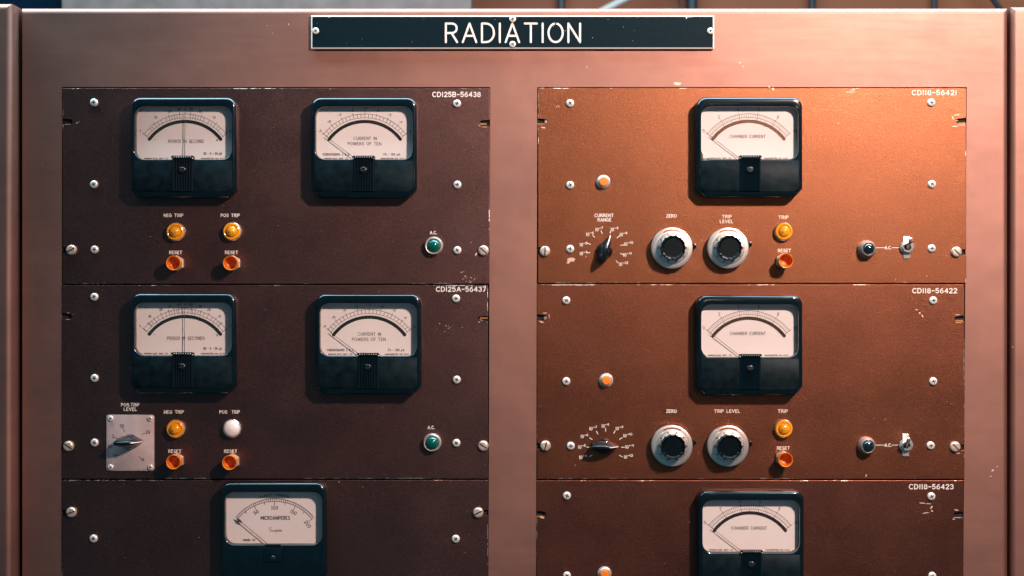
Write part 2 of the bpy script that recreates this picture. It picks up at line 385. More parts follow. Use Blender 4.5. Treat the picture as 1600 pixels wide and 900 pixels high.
a = Vector(P(1550, -3, BACK + 60)); b = Vector(P(1561, 12, BACK + 60)); dr = (b - a).normalized()
sd = Vector((-dr.y, dr.x, 0)); a = a - dr * 500; b = b + dr * 40
rings(bm, [[tuple(c + sd * 7 * math.cos(t * PI / 8) + Vector((0, 0, 7 * math.sin(t * PI / 8)))) for t in range(16)] for c in (a, b)])
n0 = build("slanted_conduit", bm, "pipe", None, (0, 0, 0)); n0.o["label"] = "dark slanted conduit end above the top right corner"; n0.o["category"] = "conduit"

# ------------------------------------------------------------------ cabinets
FLOOR = -ZC / S
def shell(bm, xs, ys, holes, depth, r=8.0, n=9, back_=-690, mat=0, rows=None, left=1.0):
    """sheet-metal cabinet body: gridded front face with openings, rounded outer edges, sides, back"""
    nx, ny = len(xs), len(ys)
    V = {}
    for j in range(ny):
        for i in range(nx):
            x = rows[j][i] if rows else xs[i]
            V[i, j] = bm.verts.new((x, ys[j], depth))
    for j in range(ny - 1):
        for i in range(nx - 1):
            if (i, j) in holes: continue
            bm.faces.new((V[i, j], V[i + 1, j], V[i + 1, j + 1], V[i, j + 1])).material_index = mat
    for (i, j) in holes:
        loop = [V[i, j], V[i + 1, j], V[i + 1, j + 1], V[i, j + 1]]
        inn = [bm.verts.new((v.co.x, v.co.y, v.co.z - 4)) for v in loop]
        for k in range(4):
            bm.faces.new((loop[k], loop[(k + 1) % 4], inn[(k + 1) % 4], inn[k])).material_index = mat
    idx = [(i, 0) for i in range(nx)] + [(nx - 1, j) for j in range(1, ny)] + [(i, ny - 1) for i in range(nx - 2, -1, -1)] + [(0, j) for j in range(ny - 2, 0, -1)]
    prev = [V[k] for k in idx]; base = [Vector(v.co) for v in prev]
    def off(k, s, dz):
        i, j = idx[k]; sxx = (-left if i == 0 else 1 if i == nx - 1 else 0); syy = (-1 if j == 0 else 1 if j == ny - 1 else 0)
        return base[k] + Vector((sxx * s, syy * s, dz))
    steps = [(r * math.sin(a * PI / 2 / n), -r * (1 - math.cos(a * PI / 2 / n))) for a in range(1, n + 1)] + [(r, back_ - depth)]
    for s, dz in steps:
        cur = [bm.verts.new(off(k, s, dz)) for k in range(len(idx))]
        for k in range(len(idx)):
            k2 = (k + 1) % len(idx); bm.faces.new((prev[k], prev[k2], cur[k2], cur[k])).material_index = mat
        prev = cur
    bm.faces.new(prev[::-1])

R = 9.5
top = P(0, 12, 0)[1] - R; bot = FLOOR + R
def px(u): return u - 800
rows = [[px(33) + R * .25, px(95.5), px(762), px(836.5), px(1503), px(1576) - R],
        [px(33) + R * .25, px(95.5), px(762.5), px(837), px(1504), px(1576) - R],
        [px(33) + R * .25, px(97), px(766), px(839.5), px(1510.5), px(1576) - R],
        [px(33) + R * .25, px(97), px(766), px(839.5), px(1510.5), px(1576) - R]]
ys = [bot, 450 - 1060, 450 - 136, top]
t = thing("instrument_cabinet", "large pinkish grey steel cabinet framing both columns of meter panels", "cabinet", (0, FLOOR, 0))
bm = bmesh.new(); shell(bm, rows[0], ys, {(1, 1), (3, 1)}, 0.0, R, rows=rows, left=0.25)
for v in bm.verts: v.co.y -= FLOOR
frame_bm = bm
for a_, b_ in ((95, 128), (733, 766), (836, 870), (1475, 1511)):
    bm = bmesh.new(); box(bm, a_ - 800, b_ - 800, 450 - 1062, 450 - 134, -14, -4.2)
    build("mounting_rail", bm, "inside", t, (0, 0, 0), smooth=0)
bm = frame_bm   # small surface damage on the enamel, kept in the frame's own mesh
random.seed(4)
def blot(bm, u, v, w, h, z, n=11, mat=0, rot=0.0, rag=.45):
    pts = []
    for i in range(n):
        a = 2 * PI * i / n; k = 1 - rag * random.random()
        x, y = w / 2 * k * math.cos(a), h / 2 * k * math.sin(a)
        pts.append((u - 800 + x * math.cos(rot) - y * math.sin(rot), 450 - v + x * math.sin(rot) + y * math.cos(rot)))
    f = bm.faces.new([bm.verts.new((x, y, z)) for x, y in pts]); f.material_index = mat
for (u, v, w, h, r_) in ((1058, 131, 15, 6, 0), (1156, 98, 4, 2.5, -.8), (1161, 104, 6, 1, -1.0), (917, 105, 1.2, 7, .3), (417, 40, 2, 1, 0), (426, 52, 3, 1, .2),
                         (451, 38, 1.5, 4, 0), (160, 92, 1.6, 1.6, 0), (1551, 735, 6, 3, .4), (1558, 729, 3, 2, 0), (1548, 744, 3, 2, 0), (1582, 542, 1.6, 1.6, 0), (66, 257, 1, 3, .3), (1202, 137, 3, 8, .3)):
    blot(bm, u, v + FLOOR, w, h, .12, rot=r_, mat=1)
random.seed(21)
for k in range(60):
    u, v = random.choice(((random.uniform(44, 92), random.uniform(30, 890)), (random.uniform(770, 833), random.uniform(110, 890)), (random.uniform(1514, 1562), random.uniform(30, 890)), (random.uniform(60, 1550), random.uniform(88, 130))))
    long_ = random.random() < .3; blot(bm, u, v + FLOOR, random.uniform(3, 9) if long_ else random.uniform(.5, 1.4), random.uniform(.3, .55) if long_ else random.uniform(.5, 1.2), .12, n=7, rot=random.uniform(-1.4, 1.4), mat=2)
build("frame", bm, ["cabinet", "bare", "scuff"], t, (0, FLOOR, 0), smooth=0)

def side_cab(x0, x1, topv, depth, label, name="neighbouring_cabinet"):
    t = thing(name, label, "cabinet", ((x0 + x1) / 2, FLOOR, 0), "cabinets standing beside the instrument cabinet")
    bm = bmesh.new(); yt = topv - R
    shell(bm, [x0 + R, x1 - R], [bot, yt], set(), depth, R)
    for v in bm.verts: v.co.x -= (x0 + x1) / 2; v.co.y -= FLOOR
    build("body", bm, "cabinet", t, ((x0 + x1) / 2, FLOOR, 0), smooth=0)
side_cab(-1640, -771.5, P(0, 5, 35)[1], 35, "dark pinkish grey cabinet edge standing proud at far left")
side_cab(780, 1640, P(0, 10, 0)[1], 0, "pale salmon lit cabinet edge at far right")

# ------------------------------------------------------------------ sign
sx0, sx1, sy0, sy1 = 487, 1115, 24, 76
cs = P((sx0 + sx1) / 2, (sy0 + sy1) / 2, 8)
hw = (sx1 - sx0) / 2; hh = (sy1 - sy0) / 2
t = thing("nameplate_sign", "long black engraved sign reading RADIATION at the top of the cabinet", "sign", (cs[0], cs[1], 0))
bm = bmesh.new()
rings(bm, [[(-hw, -hh, 2.5), (hw, -hh, 2.5), (hw, hh, 2.5), (-hw, hh, 2.5)], [(-hw, -hh, 6.4), (hw, -hh, 6.4), (hw, hh, 6.4), (-hw, hh, 6.4)], [(-hw + 2, -hh + 2, 8), (hw - 2, -hh + 2, 8), (hw - 2, hh - 2, 8), (-hw + 2, hh - 2, 8)]])
for f in bm.faces:
    if f.calc_center_median().z > 7.9: f.material_index = 1
for (x, y, w, h) in ((-286, 24, 5, 3), (276, 24.2, 14, 3), (271, 23, 3, 6), (-110, 24.5, 3, 1.2), (140, 24.5, 4, 1)):
    f = bm.faces.new([bm.verts.new((x + w / 2 * math.cos(a) * random.uniform(.6, 1), y + h / 2 * math.sin(a) * random.uniform(.6, 1), 8.1)) for a in [k * PI / 4 for k in range(8)]])
for k in range(16):
    x, y = random.uniform(-hw + 4, hw - 4), random.uniform(-hh + 4, hh - 3); w = random.uniform(.25, .6)
    bm.faces.new([bm.verts.new((x + w * math.cos(a), y + w * math.sin(a), 8.1)) for a in (0, 1.6, 3.1, 4.7)])
build("plate", bm, ["sign_white", "sign_black"], t, (cs[0], cs[1], 0), smooth=0)
bm = bmesh.new(); box(bm, -hw + 5, hw - 4, -hh + 1 - 2.5, hh - 4, .2, 2.4)
build("gap_shade", bm, "slotdark", t, (cs[0], cs[1], 0), smooth=0)  # dark slab drawn in for the shaded gap beneath the plate
bm = bmesh.new(); text(bm, "RADIATION", 0, 0, 29, 3.15, 0, width=209, lift=.06)
lt = P(801.5, 51.3, 8); build("lettering", bm, "ink_white", t, (lt[0], lt[1], 8.15), smooth=0)

def screw_bm(r, kind, rot, h=4.5):
    bm = bmesh.new()
    flat = .62 if kind == 'slot' else .5
    prof = [(r, 0)] + [(r * (flat + (1 - flat) * math.cos(a)), h * .35 + h * .65 * math.sin(a)) for a in (0, .35, .7, 1.05, 1.35, PI / 2)]
    lathe(bm, prof, n=24)
    c, s = math.cos(rot), math.sin(rot)
    if kind == 'slot':
        w = r * .12; L = r * .82
        pts = [(-L, -w), (L, -w), (L, w), (-L, w)]
    else:
        w = r * .13; L = r * .50
        pts = [(w, w), (w, L), (-w, L), (-w, w), (-L, w), (-L, -w), (-w, -w), (-w, -L), (w, -L), (w, -w), (L, -w), (L, w)]
    pts = [(x * c - y * s, x * s + y * c) for x, y in pts]
    if kind == 'slot': prism(bm, pts, h * .45, h + .12, mat=1)
    else:
        f = bm.faces.new([bm.verts.new((x, y, h + .10)) for x, y in pts]); f.material_index = 1
    return bm
def screw(parent, u, v, r=6.3, kind='phillips', d0=1.0, rot=None, h=4.5, name=None, mat="nickel"):
    p = P(u, v, d0 + h); rot = random.uniform(-.8, .8) if rot is None else rot
    return build(name or ("cross_head_screw" if kind != 'slot' else "slotted_screw"), screw_bm(r, kind, rot, h), [mat, "slotdark"], parent, (p[0], p[1], d0))
for u, v, rt in ((493, 48, .5), (1110.5, 48, .1), (801, 29.5, .2), (801, 69, .6)): screw(t, u, v, 5.2, d0=8.05, rot=rt, h=2.5)

# ------------------------------------------------------------------ meters
def arcpt(R_, deg, cy=-50.0): a = math.radians(deg); return (R_ * math.sin(a), cy + R_ * math.cos(a))
def ring_arc(bm, R_, a0, a1, w, z, n=36, cy=-50.0, mat=0, caps=False): ribbon(bm, [arcpt(R_, a0 + (a1 - a0) * i / n, cy) for i in range(n + 1)], w, z, mat, caps)
def tick(bm, r0, r1, deg, w, z, cy=-50.0, mat=0): ribbon(bm, [arcpt(r0, deg, cy), arcpt(r1, deg, cy)], w, z, mat, False)
def meter(parent, u, v, face, label):
    """u, v: centre of the glass window in the photo; case sticks out 29 px units"""
    DF = 29.0; c = P(u, v, DF); base = (c[0], c[1], 1.0)
    out0 = (-82, 82, -100, 55.5)           # case outline relative to window centre
    def case(ins, extra=0):
        return rrect(out0[0] + ins, out0[1] - ins, out0[2] + ins + extra, out0[3] - ins, 15 - ins * .6, 15 - ins * .6, 14 - ins * .3, 14 - ins * .3, chamfer_bottom=True)
    def win(g): return rrect(-75 - g, 75 + g, -40.5 - g, 40.5 + g, 15 + g, 13 + g, 15 + g, 15 + g)
    bm = bmesh.new(); rs = []
    for ins, z in ((0, .05), (0, DF - 7), (.5, DF - 4), (1.6, DF - 1.8), (3.2, DF - .5), (4.6, DF)): rs.append([(x, y, z - 1) for x, y in case(ins, ins * .4)])
    for g, z in ((1.6, DF), (.6, DF - .4), (0, DF - 1.5), (0, DF - 16)): rs.append([(x, y, z - 1) for x, y in win(g)])
    rings(bm, rs, cap0=True, cap1=False)
    m = build("panel_meter", bm, "black", parent, base, label, smooth=40)
    zd = DF - 1 - 15.5
    bm = bmesh.new(); bm.faces.new([bm.verts.new((x, y, 0)) for x, y in win(.5)])
    build("dial", bm, "dial", m, (base[0], base[1], base[2] + zd), smooth=0)
    zf = zd + .15
    bm = bmesh.new(); ink = 0
    simpson = face == 'micro'
    cy = -50.0
    if not simpson:
        ring_arc(bm, 81, -52, 52, .62, 0); ring_arc(bm, 75, -52, 52, .55, 0)
        tick(bm, 73, 84, -52, .8, .03); tick(bm, 73, 84, 52, .8, .03)
    if face == 'chamber':
        for k in range(51):
            dg = -52 + 104 * k / 50; major = k % 10 == 0
            tick(bm, 70.5 if major else 75 if k % 5 else 72.5, 84 if major else 81, dg, .65 if major else .38, .03)
        for k, s in enumerate(("0", "2", "4", "6", "8", "!0")):
            x, y = arcpt(88.5, -52 + 104 * k / 5); text(bm, s, x + (2.5 if k == 5 else 0), y, 4.6, .6, .06, rot=-math.radians(-52 + 104 * k / 5) * .4)
        text(bm, "CHAMBER CURRENT", -1.2, -4.4, 4.6, .62, .06, width=55)
    elif face == 'powers':
        for k in range(25):
            dg = -52 + 104 * k / 24; tick(bm, 75, 84 if k % 3 == 0 else 81, dg, .65, .03)
        for k in range(9):
            x, y = arcpt(88.5, -52 + 104 * k / 8); text(bm, "-" + ("!!", "!0", "9", "8", "7", "6", "5", "4", "3")[k], x, y, 3.4, .6, .06, rot=-math.radians(-52 + 104 * k / 8) * .6)
        text(bm, "CURRENT IN", .5, -7.0, 4.6, .6, .06, width=35.5); text(bm, "POWERS OF TEN", -.5, -15.2, 4.6, .6, .06, width=51.5)
        text(bm, "SUBDIVISIONS 2 & 5", -45, -31.8, 3.3, .62, .06, width=41); text(bm, "FS - !00 uA", 42, -31.8, 3.4, .62, .06, width=25)
    elif face in ('second', 'seconds'):
        pos = (-52, -36, -28, -18, -12, -6, 0) if face == 'second' else (-52, -44, -36, -27, -18, -12, -7, -3.5, 0)
        for a in list(pos) + [-q for q in pos]: tick(bm, 73.5, 84 if a in (-52, -36, -18, -6, 0, 6, 18, 36, 52) or face == 'seconds' else 81, a, .65, .03)
        for a in (-43, -40, -32, -22, -15, -9): tick(bm, 75, 81, a, .6, .03); tick(bm, 75, 81, -a, .6, .03)
        lab = ((-52, "7"), (-31, "!0"), (-15.5, "20"), (-6, "50"), (0, "w"), (6, "50"), (15.5, "20"), (31, "!0"), (52, "8")) if face == 'second' else \
              ((-52, "3"), (-38, "!0"), (-25, "20"), (-15.5, "30"), (-6, "!00"), (0, "w"), (6, "!00"), (15.5, "30"), (25, "20"), (38, "!0"), (52, "3"))
        for a, s in lab:
            x, y = arcpt(88.3, a); text(bm, s, x, y, 3.4, .65, .06, rot=-math.radians(a) * .7)
        text(bm, "-", -47, -8.6, 4, .7, .06, rot=.7); ribbon(bm, [(48.5, -8.5), (51.5, -11)], .7, .06); ribbon(bm, [(49, -11.2), (51, -8.4)], .7, .09)
        text(bm, "PERIOD IN SECOND" + ("S" if face == 'seconds' else ""), 1.5, -11.5 if face == 'second' else -14.6, 4.8, .65, .06, width=54.5 if face == 'second' else 58)
        text(bm, "50 - 0 - 50 uA", 43, -30.4, 3.4, .65, .06, width=28)
    if not simpson:
        text(bm, "MARION ELEC. INST. CO.", -44.5, -38.3, 1.9, .5, .06, width=37); text(bm, "MANCHESTER, N.H. U.S.A.", 43.5, -38.3, 1.9, .5, .06, width=37)
    else:
        cy = -49.5
        ring_arc(bm, 78, -51, 51, .9, 0, cy=cy); ring_arc(bm, 74, -51, 51, .8, 0, cy=cy)
        for k in range(41):
            dg = -51 + 102 * k / 40; tick(bm, 67.5 if k % 10 == 0 else 70.5 if k % 5 == 0 else 74, 78, dg, .9 if k % 5 == 0 else .75, .03, cy)
        for a, s in ((-27, "50"), (0, "!00"), (27, "!50"), (53, "200")):
            x, y = arcpt(64, a, cy); text(bm, s, x, y, 5.2, .85, .06, rot=-math.radians(a))
        for i, ch in enumerate("DIRECT CURRENT"):
            if ch == ' ': continue
            a = (i - 6.5) * 2.35; x, y = arcpt(84, a, cy); text(bm, ch, x, y, 3.2, .7, .06 + .03 * (i % 2), rot=-math.radians(a))
        text(bm, "MICROAMPERES", 1, -1.2, 5.2, .95, .06, width=44.5)
        # script maker's name
        sc = [arc(2.6, 4.0, 1.6, 1.6, 20, 200, 6) + arc(2.2, .8, 1.9, 2.0, 100, -130, 8), [(3.2, -.8), (5.2, 1.8), (5.3, 0), (6.2, -.6)], [(6.2, -.6), (7.4, 1.8), (7.6, -.6)], [(7.6, -.4), (8.8, 1.8), (9.1, -.6)],
              [(9.1, -.4), (10.3, 1.8), (10.6, -.6), (11.4, -.5)], [(11.6, 1.8), (11.4, -3)], [(11.5, 1.2), (12.8, 1.9), (13.2, .3), (11.6, -.6)], [(13.4, -.6), (14.6, 2.0), (15.0, -.4), (13.9, -.7)],
              arc(16.8, .6, 1.1, 1.2, 90, 450, 8), [(17.9, .3), (18.6, 1.7), (18.8, -.6)], [(18.8, .6), (20, 1.7), (20.2, -.6), (21, -.4)]]
        for i, s in enumerate(sc): ribbon(bm, [(x - 9.5, y - 21.5) for x, y in s], .6, .06 + .02 * (i % 4))
        text(bm, "MODEL 29", -40, -35.5, 2.6, .65, .06, width=18.5)
    build("dial_markings", bm, "ink_dark", m, (base[0], base[1], base[2] + zf), smooth=0)
    if not simpson:
        bm = bmesh.new(); ring_arc(bm, 69.3, -53, 53, 5.2, 0, caps=True)
        build("mirror_band", bm, "mirror", m, (base[0], base[1], base[2] + zf + .12), smooth=0)
    # needle: thin tapered blade 4 units above the dial, pivoting behind the ribbed cover
    ang = {'chamber': -52.3, 'powers': -52.6, 'second': .6, 'seconds': .4, 'micro': -50.5}[face]
    bm = bmesh.new(); rl = 78 if simpson else 76
    a_ = arcpt(4, ang, cy); b_ = arcpt(rl if abs(ang) > 10 else 82, ang, cy); dx, dy = b_[0] - a_[0], b_[1] - a_[1]; L = math.hypot(dx, dy); nx_, ny_ = -dy / L, dx / L
    for w0, w1, z0, z1 in ((.50, .26, 0, .5),):
        rings(bm, [[(q[0] + nx_ * w, q[1] + ny_ * w, 0), (q[0] - nx_ * w, q[1] - ny_ * w, 0), (q[0] - nx_ * w, q[1] - ny_ * w, .7), (q[0] + nx_ * w, q[1] + ny_ * w, .7)] for q, w in ((a_, w0), (b_, w1))])
    if simpson:
        q = [arcpt(r_, ang + d_, cy) for r_, d_ in ((64, 0), (67, -1.0), (70, -1.6), (73, -1.3), (77, 0), (73, 1.3), (70, 1.6), (67, 1.0))]
        prism(bm, q, -.1, .9)
    build("needle", bm, "ink_dark" if simpson else "needle", m, (base[0], base[1], base[2] + zd + 4), smooth=0)
    bm = bmesh.new(); bm.faces.new([bm.verts.new((x, y, 0)) for x, y in win(-.02)])
    build("glass", bm, "glass", m, (base[0], base[1], base[2] + DF - 1 - 3), smooth=0, recalc=False)
    # lower cover block
    if not simpson:
        bm = bmesh.new(); prism(bm, rrect(-76, 76, -91, -43.2, 2, 2, 8, 8, k=4), DF - 1.2, DF + .6, .7)
        build("lower_cover", bm, "blackrough", m, base)
        bm = bmesh.new()
        pts = []
        nrib = 8; w = 32.0
        for i in range(nrib * 2 + 1):
            x = -w / 2 + w * i / (nrib * 2)
            pts.append((x, DF + (3.0 if i % 2 == 0 else 4.6)))
        prof = [(-w / 2, DF - 4)] + pts + [(w / 2, DF - 4)]
        rings(bm, [[(x, y, z - 1) for x, z in prof] for y in (-90, -38)])
        prism(bm, rrect(-17.5, 17.5, -40.2, -35.5, 2, 2, .5, .5, k=3), DF - 5, DF + 5.0, .6)
        build("ribbed_clip", bm, "black", m, base, smooth=25)
        bm = bmesh.new()
        for i in range(8): lathe(bm, [(.7, 0), (.7, 1.2), (.1, 1.6)], (-12.5 + 25 * i / 7, -37.6, DF + 3.8), n=8)
        for x in (-16, 16): lathe(bm, [(.8, 0), (.8, 1.2), (.1, 1.6)], (x, -39.6, DF + 3.8), n=8)
        build("clip_pins", bm, "satin", m, base)
        bm = screw_bm(5.4, 'slot', .15, 3.0)
        for vv in bm.verts: vv.co += Vector((0, -58, DF + 2.6))
        build("zero_screw", bm, ["satin" if False else "chrome_dark", "slotdark"], m, base)
    else:
        bm = bmesh.new(); prism(bm, rrect(-14, 14, -66, -44, 2, 2, 2, 2, k=3), DF - 1.2, DF + 2.0, .9)
        prism(bm, rrect(-12, 12, -43, -39.2, 1, 1, 1, 1, k=3), DF - 5, DF + 1.0, .5)
        build("clip", bm, "black", m, base)
        bm = screw_bm(4.2, 'slot', .05, 2.5)
        for vv in bm.verts: vv.co += Vector((0, -61, DF + 1.2))
        build("zero_screw", bm, ["black", "slotdark"], m, base)
    return m
M["chrome_dark"] = plain("blackened_screw", (0.055, 0.05, 0.05), 0.25, 0.9, vary=0.3, vscale=900)

# ------------------------------------------------------------------ small controls
def amber_lamp(parent, u, v, white=False, label=None):
    c = P(u, v, 10); b = (c[0], c[1], 1.0); bm = bmesh.new()
    lathe(bm, [(14.4, 0), (14.6, 2), (14.4, 4.5), (13.4, 5.6), (12.6, 5.2)], n=40, cap1=True)
    m = build("indicator_lamp", bm, "chrome", parent, b, label)
    bm = bmesh.new()
    if white:
        lathe(bm, [(12.8, 4), (12.8, 8), (11.8, 10.2), (9, 12.2), (5, 13.4), (1.5, 13.9), (0, 14)], n=40); build("lens", bm, "white_lens", m, b)
    else:
        lathe(bm, [(13.5, 4), (13.6, 8), (12.9, 9.8), (11.4, 10.6), (9.8, 9.8), (9.0, 8.9)], n=40, cap1=True); build("lens_flange", bm, "amber", m, b)
        bm = bmesh.new(); lathe(bm, [(9.2, 7.5), (9.0, 10), (8.2, 12.5), (6.4, 14.6), (3.6, 15.9), (1.4, 16.3), (0, 16.4)], n=32); d_ = build("lens_dome", bm, "amberdeep", m, b)
        bm = bmesh.new(); prism(bm, rrect(-4.6, 3.8, -3.2, .8, 1.5, 1.5, 1.9, 1.9, k=3), 14.6, 16.0, .8); build("lens_core", bm, "amberdark", m, b)
def reset(parent, u, v):
    c = P(u, v, 28); b = (c[0], c[1], 1.0); bm = bmesh.new()
    hexa = [(12.4 * math.cos(PI / 6 + k * PI / 3), 12.4 * math.sin(PI / 6 + k * PI / 3)) for k in range(6)]
    prism(bm, hexa, 0, 7, .8)
    m = build("reset_button", bm, "mount", parent, b, smooth=20)
    bm = bmesh.new()
    lathe(bm, [(9.6, 6), (10.0, 12), (11.2, 25), (11.4, 27), (11.0, 28), (10.3, 27.8), (9.8, 26.5), (9.5, 20), (8.9, 15.5), (7.4, 13), (4, 12), (0, 11.8)], n=40, cap0=False)
    build("button_cup", bm, "redorange", m, b, smooth=50)
def green_lamp(parent, u, v):
    c = P(u, v, 12); b = (c[0], c[1], 1.0); bm = bmesh.new()
    lathe(bm, [(14.2, 0), (14.4, 6), (13.8, 9.5), (12.4, 11), (11.0, 10.6), (10.6, 9)], n=40)
    m = build("pilot_lamp", bm, "satin", parent, b, "green power lamp in a bright ring")
    bm = bmesh.new(); lathe(bm, [(10.7, 8), (10.4, 10.5), (9.2, 13.5), (7, 15.8), (4, 17.2), (1.6, 17.7), (0, 17.8)], n=36); build("lens", bm, "green", m, b)
def dark_lamp(parent, u, v):
    c = P(u, v, 14); b = (c[0] - 1, c[1] - 1, 1.0); bm = bmesh.new()
    lathe(bm, [(13.6, 0), (13.8, 4), (13.4, 8), (12.2, 12), (10.8, 16), (10.2, 17), (9.2, 16.4), (8.8, 15)], n=40)
    m = build("pilot_lamp", bm, "chrome", parent, b, "dark power lamp in a stepped chrome ring")
    bm = bmesh.new(); lathe(bm, [(9.0, 14), (8.7, 17), (7.4, 19.6), (5, 21.2), (2, 22), (0, 22.1)], n=36); build("lens", bm, "darklens", m, b)
def toggle(parent, u, v, tu, tv):
    c = P(u, v, 8); b = (c[0], c[1], 1.0); bm = bmesh.new()
    prism(bm, rrect(-5.2, 5.2, -17.5, 17.5, 1, 1, 1, 1, k=2), 0, 2.4, .6)
    m = build("toggle_switch", bm, "satin", parent, b)
    bm = bmesh.new(); lathe(bm, [(10.6, 2.2), (10.8, 4.4), (9.6, 5.4), (8.2, 5.6), (8.2, 9), (7.4, 10), (5.6, 10), (5.2, 8), (5.0, 5.8)], n=32); build("nut", bm, "chrome", m, b)
    bm = bmesh.new(); lathe(bm, [(4.9, 5.7), (4.9, 6.2)], n=20); build("socket", bm, "slotdark", m, b)
    tip = P(tu, tv, 30); dx, dy = tip[0] - b[0], tip[1] - b[1]
    bm = bmesh.new(); rs = []
    for t_, r_ in ((0, 2.2), (.2, 2.4), (.55, 2.9), (.82, 3.5), (.92, 3.5), (1.0, 2.6), (1.05, 1.0)):
        rs.append([(dx * t_ + r_ * math.cos(a * PI / 8), dy * t_ + r_ * math.sin(a * PI / 8), 6 + 23 * t_) for a in range(16)])
    rings(bm, rs); build("lever", bm, "chrome", m, b)
def small_button(parent, u, v):
    c = P(u, v, 8); b = (c[0], c[1], 1.0); bm = bmesh.new()
    lathe(bm, [(11, 0), (11.2, 2), (10.4, 3.6), (8.8, 4.2), (8.2, 5.0), (8.4, 8), (8.0, 8.8), (7.2, 8.8), (7.0, 8)], n=36)
    m = build("push_button", bm, "satin", parent, b)
    bm = bmesh.new(); lathe(bm, [(6.9, 7.8), (6.8, 11.2), (5.8, 12), (0, 12.2)], n=28); build("button_cap", bm, "orange", m, b)
def vernier_dial(parent, u, v, lever_deg):
    c = P(u, v, 17); b = (c[0], c[1], 1.0); bm = bmesh.new()
    lathe(bm, [(29, 3), (31.6, 4.5), (32.1, 6), (32.1, 14.6), (31.4, 15.8), (30.2, 16.2), (25.6, 16.5), (25.2, 17.3), (19.4, 18.6), (18.9, 19.4), (18.2, 19.4)], n=72)
    m = build("vernier_dial", bm, "skirt", parent, b, smooth=30)
    bm = bmesh.new()
    for k in range(50):
        a = 2 * PI * k / 50; r0 = 23.2 if k % 5 else 21.6
        f = [(r * math.cos(a) + s * .30 * -math.sin(a), r * math.sin(a) + s * .30 * math.cos(a), 17.9 + (24.4 - r) * .2) for r, s in ((r0, -1), (24.4, -1), (24.4, 1), (r0, 1))]
        bm.faces.new([bm.verts.new(p) for p in f])
    for k in range(10):
        a = PI / 2 + 2 * PI * (k + .5) / 10; text(bm, str((k * 10) % 100) if k else "0", 21.2 * math.cos(a), 21.2 * math.sin(a), 2.3, .5, 18.75, rot=a - PI / 2)
    build("dial_graduations", bm, "ink_dark", m, b, smooth=0)
    bm = bmesh.new(); ribbon(bm, arc(0, 0, 27.9, 27.9, 62, 118, 16), 2.0, 16.62); build("turns_window", bm, "amberdark", m, b, smooth=0)
    bm = bmesh.new()
    wob = lambda a, z: 1 + (.028 * math.cos(14 * a) if z > 20 and z != 32.6 else 0)
    lathe(bm, [(18.9, 18.0), (19.2, 21), (19.2, 31), (18.8, 33.6), (17.8, 35), (16.6, 34.7), (15.6, 33.4), (14.6, 32.6), (14.0, 32.6), (0, 32.6)], n=112, wob=wob)
    build("knob", bm, "knob_black", m, b, smooth=18)
    a = math.radians(lever_deg); ca, sa = math.cos(a), math.sin(a)
    bm = bmesh.new(); pts = [(30, -4.2), (37.5, -3.6), (38.4, -1.5), (37.6, 3.8), (30, 3.2)]
    prism(bm, [(x * ca - y * sa, x * sa + y * ca) for x, y in pts], 3.0, 9.5, .8); build("brake_lever", bm, "black", m, b)
def pointer_knob(parent, u, v, deg, L0=20.0, L1=23.0, d=12, z0=1.0, hub=11.5):
    """chicken-head knob: round skirt with a tall tapering bar across it"""
    c = P(u, v, z0 + d); b = (c[0], c[1], z0); a = math.radians(deg); ca, sa = math.cos(a), math.sin(a)
    def rt(x, y, z): return (x * ca - y * sa, x * sa + y * ca, z)
    bm = bmesh.new()
    lathe(bm, [(hub + 1, 0), (hub + 1.2, 2.4), (hub + .4, 3.4), (hub, 9), (hub - 1.2, 12.5), (hub - 4, 14.4), (0, 15)], n=36)
    m = build("selector_knob", bm, "black", parent, b)
    bm = bmesh.new()
    secs = [(-L0, 2.6, 1.4, 4, 23), (-L0 * .92, 6.0, 2.4, 3, 28.5), (-L0 * .5, 9.2, 2.7, 3, 31), (0, 10, 2.7, 3, 31.5), (L1 * .45, 7.6, 2.2, 3, 29), (L1 * .8, 3.6, 1.1, 3, 22), (L1, .6, .35, 4, 13)]
    rs = []
    for x, wb, wt2, zb, zt in secs:
        rs.append([rt(x, -wb, zb), rt(x, -wb * .75, zb + (zt - zb) * .45), rt(x, -wt2, zt - 1), rt(x, -wt2 * .5, zt), rt(x, wt2 * .5, zt), rt(x, wt2, zt - 1), rt(x, wb * .75, zb + (zt - zb) * .45), rt(x, wb, zb)])
    rings(bm, rs); build("pointer_bar", bm, "gloss_black", m, b, smooth=50)
    bm = bmesh.new()
    rings(bm, [[rt(x, -w, z), rt(x, w, z), rt(x, w, z - 1.5), rt(x, -w, z - 1.5)] for x, w, z in ((L1 * .30, .75, 29.95), (L1 * .45, .75, 29.25), (L1 * .8, .75, 22.25), (L1 * 1.0, .55, 13.3))])
    build("index_line", bm, "ink_white", m, b, smooth=0)
M["gloss_black"] = plain("gloss_black_knob", (0.0035, 0.008, 0.010), 0.22, coat=0.15, vary=0.2, vscale=300)

def caption(parent, lines, mat="ink_white"):
    """lines: (text, u, v, width, height, stroke)"""
    us = sum(l[1] for l in lines) / len(lines); vs = sum(l[2] for l in lines) / len(lines)
    b = P(us, vs, 0); bm = bmesh.new()
    for s, u, v, w, h, st in lines: text(bm, s, u - us, vs - v, h, st, 0, width=w)
    return build("printed_caption", bm, mat, parent, (b[0], b[1], 1.12), smooth=0)

